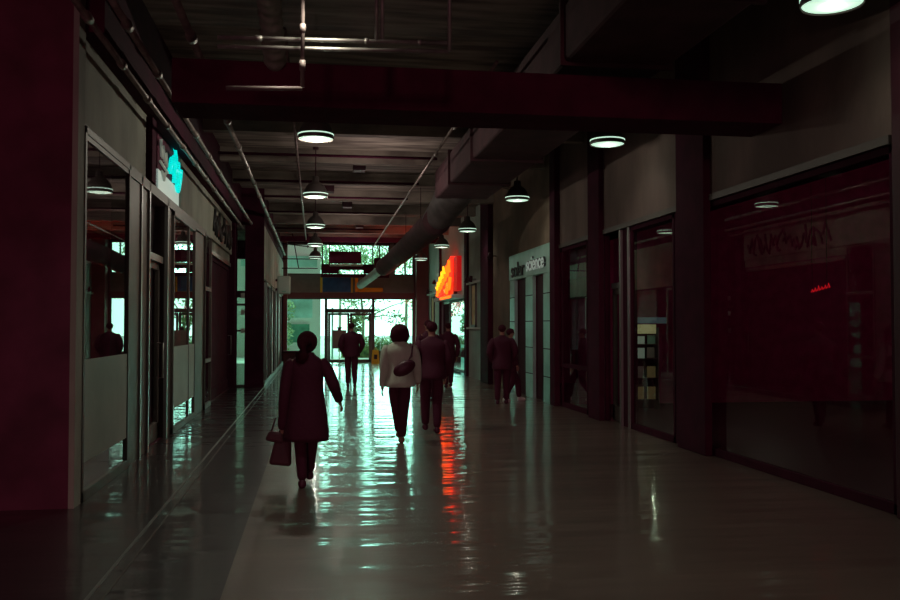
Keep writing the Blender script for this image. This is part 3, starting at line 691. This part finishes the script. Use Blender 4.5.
# pair of horizontal pipes high at the near end, with their risers
r = conduit('pipe_pair', 'metal', [[(-.8, 7.5, 4.01), (1.1, 7.5, 4.05)], [(-.8, 7.52, 3.94), (1.12, 7.52, 3.985)], [(1.12, 7.5, 3.98), (1.12, 7.5, 5.38)], [(.50, 7.5, 4.04), (.50, 7.5, 5.38)], [(.55, 7.53, 4.04), (.55, 7.53, 5.38)]],
            .018, 'pair of pale pipes crossing overhead with risers to the ceiling', 'overhead pipe runs',
            [((.4, 7.5, 4.035), (.43, 7.5, 4.036)), ((.85, 7.5, 4.044), (.88, 7.5, 4.045)), ((-.5, 7.5, 4.016), (-.44, 7.5, 4.017))])
conduit('drop_pipe', 'pipe_dull', [[(-.11, 7.4, 5.38), (-.11, 7.4, 3.60)], [(-.72, 7.4, 3.57), (-.11, 7.4, 3.59)]], .018, 'vertical drop pipe with a short side arm at the upper left', 'overhead pipe runs', [((-.11, 7.4, 3.82), (-.11, 7.4, 3.74)), ((-.11, 7.4, 4.12), (-.11, 7.4, 4.05))])
# wall-mounted piping frame by the far left corner
conduit('bent_pipe', 'dark', [[(-1.3, 36, 4.3), (0.1, 36, 4.3)], [(-1.3, 36, 4.9), (.1, 36, 4.75)], [(-.9, 36, 5.3), (-.65, 36, 3.95)], [(-.3, 36, 5.3), (-.3, 36, 4.75)], [(-1.3, 36, 3.93), (.1, 36, 3.93)]], .02, 'dark bent pipes in front of the upper left entrance window', 'far pipes')

# ------------------------------------------------------------------ pendant lamps
def make_pendant():
    r = thing('pendant_lamp', (0, 0, 4.35), 'x', 'lamp')
    bm = bmesh.new()
    lathe(bm, [(.255, 0), (.262, .02), (.255, .055), (.235, .14), (.19, .23), (.13, .29), (.075, .32), (.07, .42), (.03, .44), (.001, .44)])
    lathe(bm, [(.001, .30), (.12, .27), (.18, .21), (.225, .13), (.245, .05), (.25, .0), (.255, 0)])
    link('lamp_shade', bm, M['shade'], r, smooth=True)
    bm = bmesh.new(); lathe(bm, [(.001, -.012), (.12, -.008), (.2, .0), (.243, .015), (.25, .06), (.001, .065)])
    link('lamp_lens', bm, M['lens'], r, smooth=True)
    bm = bmesh.new(); lathe(bm, [(.2425, .058), (.2595, .058), (.2595, .074), (.2425, .074)]); link('rim_band', bm, M['lens'], r)
    bm = bmesh.new(); tube(bm, [(0, 0, .43), (0, 0, 1.03)], .012); link('suspension_rod', bm, M['black'], r)
    bm = bmesh.new(); lathe(bm, [(.001, 1.0), (.06, 1.0), (.06, 1.05), (.001, 1.05)]); link('ceiling_rose', bm, M['black'], r)
    return r
proto = make_pendant()
LAMP = (1.0, 0.93, 0.76)
spots = []
for i, y in enumerate((13.1, 19.0, 24.9, 30.7, 36.4)): spots.append((0.0, y, ['nearest pendant of the middle row', 'second pendant of the middle row', 'third pendant of the middle row', 'fourth pendant of the middle row', 'farthest pendant of the middle row, against the entrance window'][i], 'pendant lamps of the middle row'))
for i, y in enumerate((6.95, 12.85, 18.9, 25.3, 30.6, 36.7)): spots.append((4.3, y, ['pendant lamp cut off by the top edge at the upper right', 'pendant lamp beside the dark pillar of the right row', 'pendant lamp over the tiled portal', 'pendant lamp just before the red sign', 'pendant lamp above the pale wall left of the red sign', 'farthest small pendant of the right row'][i], 'pendant lamps of the right row'))
for i, (x, y, lab, g) in enumerate(spots):
    o = proto if i == 0 else copy_tree(proto)
    o.location = (x, y, 4.35); o['label'] = lab + ', with a glowing white underside' if 'pendant of' in lab else lab; o['group'] = g
    pw, pp = (125, 55) if x < 1 else (22, 1.2)
    if y > 24 and x < 1: pp, pw = 12, 45
    lamp_object('pendant_side_glow', 'POINT', (x, y, 4.30), pp, LAMP, shadow_soft_size=0)
    lamp_object('pendant_light', 'SPOT', (x, y, 4.33), pw, LAMP, spot_size=math.radians(150), spot_blend=1.0, shadow_soft_size=.1)

# ------------------------------------------------------------------ outdoors
struct('ground', M['ground'], [(-60, 60, YE + .3, 160, -.25, -.05)], 'pale bright paving outside')
def facade(name, x0, x1, y, h, wins, lab):
    r = thing(name, ((x0 + x1) / 2, y, 0), lab, 'building'); xc = (x0 + x1) / 2
    boxes('wall', M['facade'], [(x0 - xc, x1 - xc, 0, 6, -.1, h)], r)
    boxes('roof_edge', M['facade'], [(x0 - xc - .2, x1 - xc + .2, -.2, 6.2, h, h + .3)], r)
    for (a, b_, z0, z1, m) in wins:
        f = boxes('window_frame', M['facade'], [(a - xc - .06, b_ - xc + .06, -.06, 0, z0 - .06, z1 + .06)], r)
        boxes('window_pane', M[m], [(a - xc, b_ - xc, -.09, -.05, z0, z1)], f)
facade('exterior_building', -9, .3, 50, 12, [(-1.7, -.15, 2.1, 3.25, 'facade_teal'), (-1.55, -.3, .75, 1.75, 'facade_deep'), (-3.6, -2.0, .7, 3.2, 'facade_teal'), (-1.8, 0.1, 4.9, 5.5, 'facade_teal'), (-6.5, -4.2, .7, 3.2, 'facade_deep'), (-4, -2.2, 4.9, 5.5, 'facade_teal')],
       'white building with teal windows outside left of the entrance')
r = thing('glass_canopy', (.62, 47, 0), 'slim teal glass screen standing outside left of the entrance door', 'glass screen')
boxes('post', M['facade_teal'], [(-.10, -.03, -.05, .05, -.05, 6)], r)
boxes('screen', M['facade_teal'], [(.22, .32, -.02, .02, -.05, 2.6)], r)

def leaf_cloud(bm, c, R, n, s, rnd):
    for _ in range(n):
        d = Vector((rnd.gauss(0, 1), rnd.gauss(0, 1), rnd.gauss(0, 1))).normalized() * rnd.random() ** .45
        p = Vector(c) + Vector((d.x * R[0], d.y * R[1], d.z * R[2]))
        a = Vector((rnd.uniform(-1, 1), rnd.uniform(-1, 1), rnd.uniform(-1, 1))).normalized(); b_ = a.orthogonal().normalized()
        k = s * rnd.uniform(.6, 1.3)
        vs = [bm.verts.new(p + a * k), bm.verts.new(p + b_ * k * .5), bm.verts.new(p - a * k), bm.verts.new(p - b_ * k * .5)]
        bm.faces.new(vs)
def tree(x, y, h, clouds, lab, seed, m='leaf'):
    rnd = random.Random(seed)
    r = thing('leafy_tree', (x, y, 0), lab, 'tree', 'trees outside the entrance')
    bm = bmesh.new(); tube(bm, [(0, 0, -.1), (.05, 0, h * .4), (-.1, .1, h * .7)], [.11, .08, .05], 8)
    for (cx, cy_, cz, R, n) in clouds: tube(bm, [(0, 0, h * .4), (cx * .6, cy_ * .5, (h * .4 + cz) / 2 + .2), (cx, cy_, cz)], [.05, .035, .015], 6)
    link('trunk', bm, M['bark'], r, smooth=True)
    bm = bmesh.new()
    for (cx, cy_, cz, R, n) in clouds: leaf_cloud(bm, (cx, cy_, cz), R, n, .10, rnd)
    o = link('foliage', bm, M[m], r)
tree(2.6, 50, 5, [(-.5, 0, 3.0, (.9, .8, .5), 160), (.9, 0, 3.3, (1, .8, .4), 110), (.3, .3, 2.3, (1.2, .8, .4), 110), (1.9, 0, 2.1, (.7, .6, .5), 120), (2.6, .2, 3.1, (.6, .6, .6), 100)], 'sparse leafy tree outside the right entrance window', 5)
tree(1.6, 60, 9.6, [(0, 0, 6.2, (2.0, 1.5, 1.2), 1500), (-1.6, 0, 6.0, (1.2, 1, 1.3), 700), (1.8, 0, 6.2, (1.4, 1, 1.2), 900)], 'tall dense tree seen through the upper windows', 8)
tree(5.4, 54, 9, [(0, 0, 6.0, (1.5, 1.2, 1.5), 900), (-1.2, 0, 5.6, (1.0, 1, 1.0), 500)], 'tall tree at the right of the upper windows', 9)
tree(-1.75, 46.5, 4, [(.2, 0, 1.2, (.5, .4, .9), 260), (0.3, 0, 2.5, (.5, .4, .6), 160)], 'slim young tree at the far left of the entrance windows', 12)
tree(2.0, 47, 3, [(0.1, 0, 2.0, (.38, .3, .4), 220), (.2, 0, 1.5, (.3, .3, .3), 90)], 'small bushy tree behind the right door leaf', 15, 'leaf_dark')
r = thing('hedge', (3.0, 48.5, 0), 'low green hedge outside the right entrance window', 'hedge')
bm = bmesh.new(); B(bm, -1.6, 1.2, .0, .5, -.05, .55); link('hedge_core', bm, M['leaf_dark'], r)
bm = bmesh.new(); rnd = random.Random(4)
for x in (-1.4, -1, -.6, -.2, .2, .6, 1.0): leaf_cloud(bm, (x, .1, .7), (.35, .35, .45), 240, .07, rnd)
link('foliage', bm, M['leaf_dark'], r)
r = thing('handrail', (3.7, 44.5, 0), 'thin metal handrail outside the right entrance window', 'handrail')
bm = bmesh.new(); tube(bm, [(-.5, 0, -.05), (-.5, 0, .9), (-.3, .3, 1.05), (.2, 1.4, 1.05), (.25, 1.5, -.05)], .025); link('rail_tube', bm, M['metal'], r)

# ------------------------------------------------------------------ people
def skin_obj(name, m, chains, parent, sub=2, smooth=True):
    """chains: list of (verts [(x,y,z,r) or (x,y,z,rx,ry)], edges); one skinned island each"""
    me = bpy.data.meshes.new(name)
    V, Ed, Rr, roots = [], [], [], []
    for vs, es in chains:
        o0 = len(V); roots.append(o0)
        for v in vs:
            V.append(v[:3]); Rr.append((v[3], v[4] if len(v) > 4 else v[3]))
        if es is None: es = [(i, i + 1) for i in range(len(vs) - 1)]
        Ed += [(a + o0, b_ + o0) for a, b_ in es]
    me.from_pydata(V, Ed, [])
    o = bpy.data.objects.new(name, me); C.objects.link(o); o.parent = parent
    md = o.modifiers.new('skin', 'SKIN'); md.use_smooth_shade = True; md.use_x_symmetry = False
    lay = me.skin_vertices[0].data if me.skin_vertices else None
    if lay is None:
        me.skin_vertices.new() if hasattr(me.skin_vertices, 'new') else None
        lay = me.skin_vertices[0].data
    for i, d in enumerate(lay):
        d.radius = Rr[i]; d.use_root = i in roots
    s = o.modifiers.new('sub', 'SUBSURF'); s.levels = sub; s.render_levels = sub
    me.materials.append(m)
    return o

def person(x, y, rz, H, lab, feet, hands, elbows=None, coat='coat2', coat_len=.78, coat_flare=0.0, pants='pants', shoes='shoe', hair='short', wide=1.0, bulk=1.0, group=None, lift=(0, 0), head_turn=0.0, knees=None, legw=1.0):
    """facing +Y before rz; feet/hands given as ((x,y,z) left, (x,y,z) right) in a 1.70 m body"""
    r = thing('person', (x, y, 0), lab, 'person', group)
    r.rotation_euler = (0, 0, rz); r.scale = (H / 1.7,) * 3
    S = .185 * wide
    pel, waist, chest, nb, nk = (0, 0, .95), (0, .01, 1.08), (0, .0, 1.28), (0, -.01, 1.42), (0, .01, 1.49)
    ang = head_turn
    hd = Vector((0, .03, 1.60))
    body_v = [(*pel, .13 * bulk, .10 * bulk), (*waist, .115 * bulk, .085 * bulk), (*chest, .15 * bulk, .10 * bulk), (*nb, .09, .075), (*nk, .05), (0, .025, 1.545, .062, .07), (0, .03, 1.61, .078, .092), (0, .022, 1.665, .058, .07)]
    body_e = [(i, i + 1) for i in range(7)]
    arms = []; legs = []
    for k, s in enumerate((-1, 1)):
        sh = Vector((s * S, -.01, 1.385)); hnd = Vector(hands[k])
        el = Vector(elbows[k]) if elbows else (sh + hnd) / 2 + Vector((s * .05, -.05, -.0))
        b0 = len(body_v)
        body_v += [(*sh, .055), (*el, .037), (*hnd, .026)]
        body_e += [(2, b0), (b0, b0 + 1), (b0 + 1, b0 + 2)]
        d = (hnd - el).normalized()
        palm = hnd + d * .05
        body_v.append((*palm, .036, .020)); body_e.append((b0 + 2, b0 + 3))
        arms.append((sh, el, hnd, palm, d, s))
        hp = Vector((s * .09, 0, .90)); ft = Vector(feet[k])
        kn = Vector(knees[k]) if knees else (hp + ft) / 2 + Vector((0, .035, .01))
        b0 = len(body_v)
        body_v += [(*hp, .085 * legw), (*kn, .052 * legw), (*(ft + Vector((0, 0, .09))), .036)]
        body_e += [(0, b0), (b0, b0 + 1), (b0 + 1, b0 + 2)]
        legs.append((hp, kn, ft))
    chains = [(body_v, body_e)]
    for sh, el, hnd, palm, d, s in arms:      # fingers and thumb, gently curled
        side = d.cross(Vector((1, 0, 0))).normalized(); nrm = Vector((-s, 0, 0))
        for f, (off, ln) in enumerate(((-.026, .066), (-.009, .076), (.008, .072), (.025, .056))):
            st = palm + side * off
            p1 = st + d * (.03 + ln * .45); p2 = p1 + (d * .85 + nrm * .5).normalized() * ln * .33; p3 = p2 + (d * .5 + nrm * .85).normalized() * ln * .28
            chains.append(([(*st, .010), (*p1, .009), (*p2, .0085), (*p3, .007)], None))
        t0 = palm - d * .02 - side * .02
        chains.append(([(*t0, .011), (*(t0 - side * .03 + d * .03 + nrm * .01), .010), (*(t0 - side * .035 + d * .058 + nrm * .02), .008)], None))
    # nose and ears
    chains.append(([(0, .105, 1.625, .012), (0, .135, 1.600, .014)], None))
    for s in (-1, 1): chains.append(([(s * .075, .02, 1.61, .012, .02), (s * .087, .012, 1.60, .008, .022)], None))
    skin_obj('body', M['skin'], chains, r)
    bm = bmesh.new()
    for s in (-1, 1): ell(bm, (s * .032, .112, 1.628), (.012, .008, .007), 8)
    link('eyes', bm, M['facade'], r)
    bm = bmesh.new(); ell(bm, (0, .115, 1.565), (.024, .008, .006), 8); link('mouth', bm, M['maroon_steel'], r)
    # trousers
    tv = [(0, 0, .93, .11 * bulk, .085 * bulk)]; te = []
    for hp, kn, ft in legs:
        b0 = len(tv); up = Vector((0, 0, .13))
        tv += [(*hp, .090 * legw, .085 * legw), (*((hp + kn) / 2), .102 * legw), (*kn, .082 * legw), (*((kn + ft + up) / 2), .074 * legw), (*(ft + up * .55), .064 * legw)]
        te += [(0, b0), (b0, b0 + 1), (b0 + 1, b0 + 2), (b0 + 2, b0 + 3), (b0 + 3, b0 + 4)]
    skin_obj('trousers', M[pants], [(tv, te)], r)
    for k, (hp, kn, ft) in enumerate(legs):
        skin_obj('shoe', M[shoes], [([(ft.x, ft.y - .05, ft.z + .05, .048, .06), (ft.x, ft.y + .06, ft.z + .042, .05, .05), (ft.x, ft.y + .17, ft.z + .032, .046, .036)], None)], r)
    # coat: a lofted shell from hem to collar, with a sleeve on each arm
    hem = coat_len; bk = bulk
    prof = [(hem, .19 * bk + coat_flare, .185 * bk + coat_flare * .7), (hem + .02, .198 * bk + coat_flare, .19 * bk + coat_flare * .7), ((hem + 1.05) / 2, .19 * bk + coat_flare * .6, .182 * bk + coat_flare * .3),
            (1.08, .168 * bk, .130 * bk), (1.20, .178 * bk, .135 * bk), (1.31, .190 * wide * bk, .130 * bk), (1.385, .185 * wide * bk, .115 * bk), (1.43, .135 * wide * bk, .095), (1.465, .085, .078), (1.50, .068, .066), (1.485, .05, .05)]
    bm = bmesh.new(); rings = []; rn = random.Random(int(H * 1000))
    for z, rx, ry in prof:
        fo = .010 if z < 1.1 else .003
        rings.append([bm.verts.new(((rx + fo * math.sin(5 * a + z * 9)) * math.copysign(abs(math.cos(a)) ** .85, math.cos(a)), (ry + fo * math.cos(4 * a + z * 7)) * math.sin(a) + (-.012 if z > 1.2 else 0), z)) for a in [2 * PI * k / 28 for k in range(28)]])
    for i in range(len(rings) - 1):
        for k in range(28): bm.faces.new((rings[i][k], rings[i][(k + 1) % 28], rings[i + 1][(k + 1) % 28], rings[i + 1][k]))
    bm.faces.new(rings[0]); bm.faces.new(rings[-1])
    co = link('coat', bm, M[coat], r, smooth=True)
    md = co.modifiers.new('sub', 'SUBSURF'); md.levels = 1; md.render_levels = 1
    for sh, el, hnd, palm, d, s in arms:
        mid1 = (sh + el) / 2 + Vector((s * .008, -.005, 0)); mid2 = (el + hnd) / 2
        skin_obj('sleeve', M[coat], [([(*(sh + Vector((-s * .05, 0, -.02))), .085 * bk), (*(sh + Vector((s * .0, 0, -.03))), .082 * bk), (*mid1, .072 * bk), (*el, .066 * bk), (*mid2, .058 * bk), (*hnd, .05 * bk)], None)], r)
    # hair
    bm = bmesh.new()
    if hair == 'bob':
        ell(bm, (0, .0, 1.60), (.14, .13, .135), 20)
        for v in bm.verts:
            if v.co.z < 1.60: v.co.z = 1.60 + (v.co.z - 1.60) * 1.35; v.co.x *= 1.12
            if v.co.y > .05 and v.co.z < 1.66: v.co.y = .05
    elif hair == 'pony':
        ell(bm, (0, -.01, 1.61), (.115, .125, .125), 20)
        tube(bm, [(0, -.04, 1.64), (-.03, -.10, 1.58), (-.06, -.13, 1.48), (-.08, -.11, 1.38)], [.075, .085, .08, .045], 10)
        for v in bm.verts:
            if v.co.y > .06 and v.co.z < 1.66: v.co.y = .06
    else:
        ell(bm, (0, .01, 1.635), (.088, .108, .088), 20)
        for v in bm.verts:
            if v.co.y > .07 and v.co.z < 1.67: v.co.y = .07
            if v.co.z < 1.60 and v.co.y > -.02: v.co.z = 1.60
    link('hair', bm, M['hair'], r, smooth=True)
    return r
DN = -.26
# woman in the long dark coat, nearest
p = person(-.08, 9.45, 0.05, 1.57, 'woman in a long dark coat walking away, carrying a bag in her left hand', ((-.05, -.12, 0), (.04, .16, .05)), ((-.27, .02, .62), (.37, .05, .93)),
           elbows=((-.25, -.04, .98), (.29, -.10, 1.13)), coat='coat', coat_len=.50, coat_flare=.055, hair='pony', wide=1.0, bulk=1.05, legw=.9)
def handbag(x, y, z, w_, h_, d_, m, lab, name='handbag', rot=0, hh=.14, handle=True):
    r = thing(name, (x, y, z), lab, 'bag'); r.rotation_euler = (0, rot, 0)
    bm = bmesh.new(); B(bm, -w_ / 2, w_ / 2, -d_ / 2, d_ / 2, 0, h_)
    for v in bm.verts:
        if v.co.z > h_ * .5: v.co.x *= .72; v.co.y *= .6
    o = link('bag_body', bm, M[m], r, bevel=.03)
    if handle:
        bm = bmesh.new(); tube(bm, [(-w_ * .25, 0, h_ - .01), (-w_ * .18, 0, h_ + hh * .8), (0, 0, h_ + hh), (w_ * .18, 0, h_ + hh * .8), (w_ * .25, 0, h_ - .01)], .009, 8); link('bag_handle', bm, M[m], r, smooth=True)
    return r
handbag(-.35, 9.47, .22, .23, .27, .14, 'bag_brown', 'brown bag hanging from the hand of the woman in the long coat', rot=.12, hh=.13)
handbag(-.41, 9.45, .46, .20, .11, .10, 'bag_brown', 'small dark pouch at the hip of the woman in the long coat', name='pouch', rot=.2, hh=.16)
# woman in the pale jacket
p = person(1.20, 12.85, -.03, 1.65, 'woman in a pale jacket with a bob walking away', ((.0, .10, .05), (.02, -.14, 0)), ((-.25, .05, .80), (.27, .04, .86)),
           elbows=((-.23, -.06, 1.08), (.25, -.07, 1.10)), coat='jacket', coat_len=.80, coat_flare=.02, hair='bob', wide=1.1, bulk=1.12, shoes='tanshoe')
r = thing('sling_bag', (1.24, 12.64, 1.06), 'black sling bag across the back of the woman in the pale jacket', 'bag')
bm = bmesh.new(); ell(bm, (0, -.06, 0), (.17, .06, .10), 16, Matrix.Rotation(-.5, 3, 'Y')); link('bag_body', bm, M['bag'], r, smooth=True)
bm = bmesh.new(); tube(bm, [(-.14, -.04, -.05), (.0, -.06, .03), (.10, -.05, .17), (.115, .0, .30), (.10, .1, .34)], .018, 8); link('strap', bm, M['bag'], r, smooth=True)
handbag(.99, 12.88, .80, .14, .13, .07, 'bag', 'small black purse by the left hand of the woman in the pale jacket', name='purse', hh=.1)
# man in black beside her
person(1.80, 13.9, 0, 1.70, 'tall man in black walking beside the woman in the pale jacket', ((-.09, .10, .03), (.07, -.10, 0)), ((-.24, .10, .86), (.24, .12, .86)),
       elbows=((-.25, -.06, 1.12), (.25, -.06, 1.12)), coat_len=.82, wide=1.1, bulk=1.15)
person(2.46, 19.6, .1, 1.76, 'man mostly hidden behind the tall man in black, only his head showing', ((-.08, .1, 0), (.08, -.1, 0)), ((-.22, .05, .82), (.22, .05, .82)), coat='coat2')
person(3.55, 24.0, 0, 1.72, 'dark figure walking just right of the tall man in black', ((-.07, -.1, 0), (.09, .12, .02)), ((-.24, .05, .80), (.24, .05, .80)), coat_len=.7, bulk=1.05)
person(.98, 24.6, 0, 1.72, 'man in a dark puffy jacket walking towards the entrance door', ((-.09, .08, 0), (.09, -.08, 0)), ((-.20, .10, .90), (.20, .10, .90)),
       elbows=((-.30, -.08, 1.12), (.30, -.08, 1.12)), coat_len=.80, wide=1.15, bulk=1.2)
# the pair by the portal on the right
person(3.93, 18.75, -.1, 1.66, 'man standing in front of the tiled portal with hands in pockets', ((-.11, -.05, 0), (.10, .08, 0)), ((-.20, .10, .92), (.22, .10, .92)),
       elbows=((-.29, -.08, 1.13), (.29, -.08, 1.13)), coat_len=.74, wide=1.1, bulk=1.15)
person(4.22, 19.3, -1.2, 1.58, 'smaller person in dark clothes and white sneakers beside the tiled portal', ((-.09, .32, 0), (.09, -.22, 0)), ((-.22, .12, .85), (.22, .05, .85)), coat_len=.7, shoes='sneaker', wide=.95, knees=((-.10, .28, .47), (.09, .02, .47)))
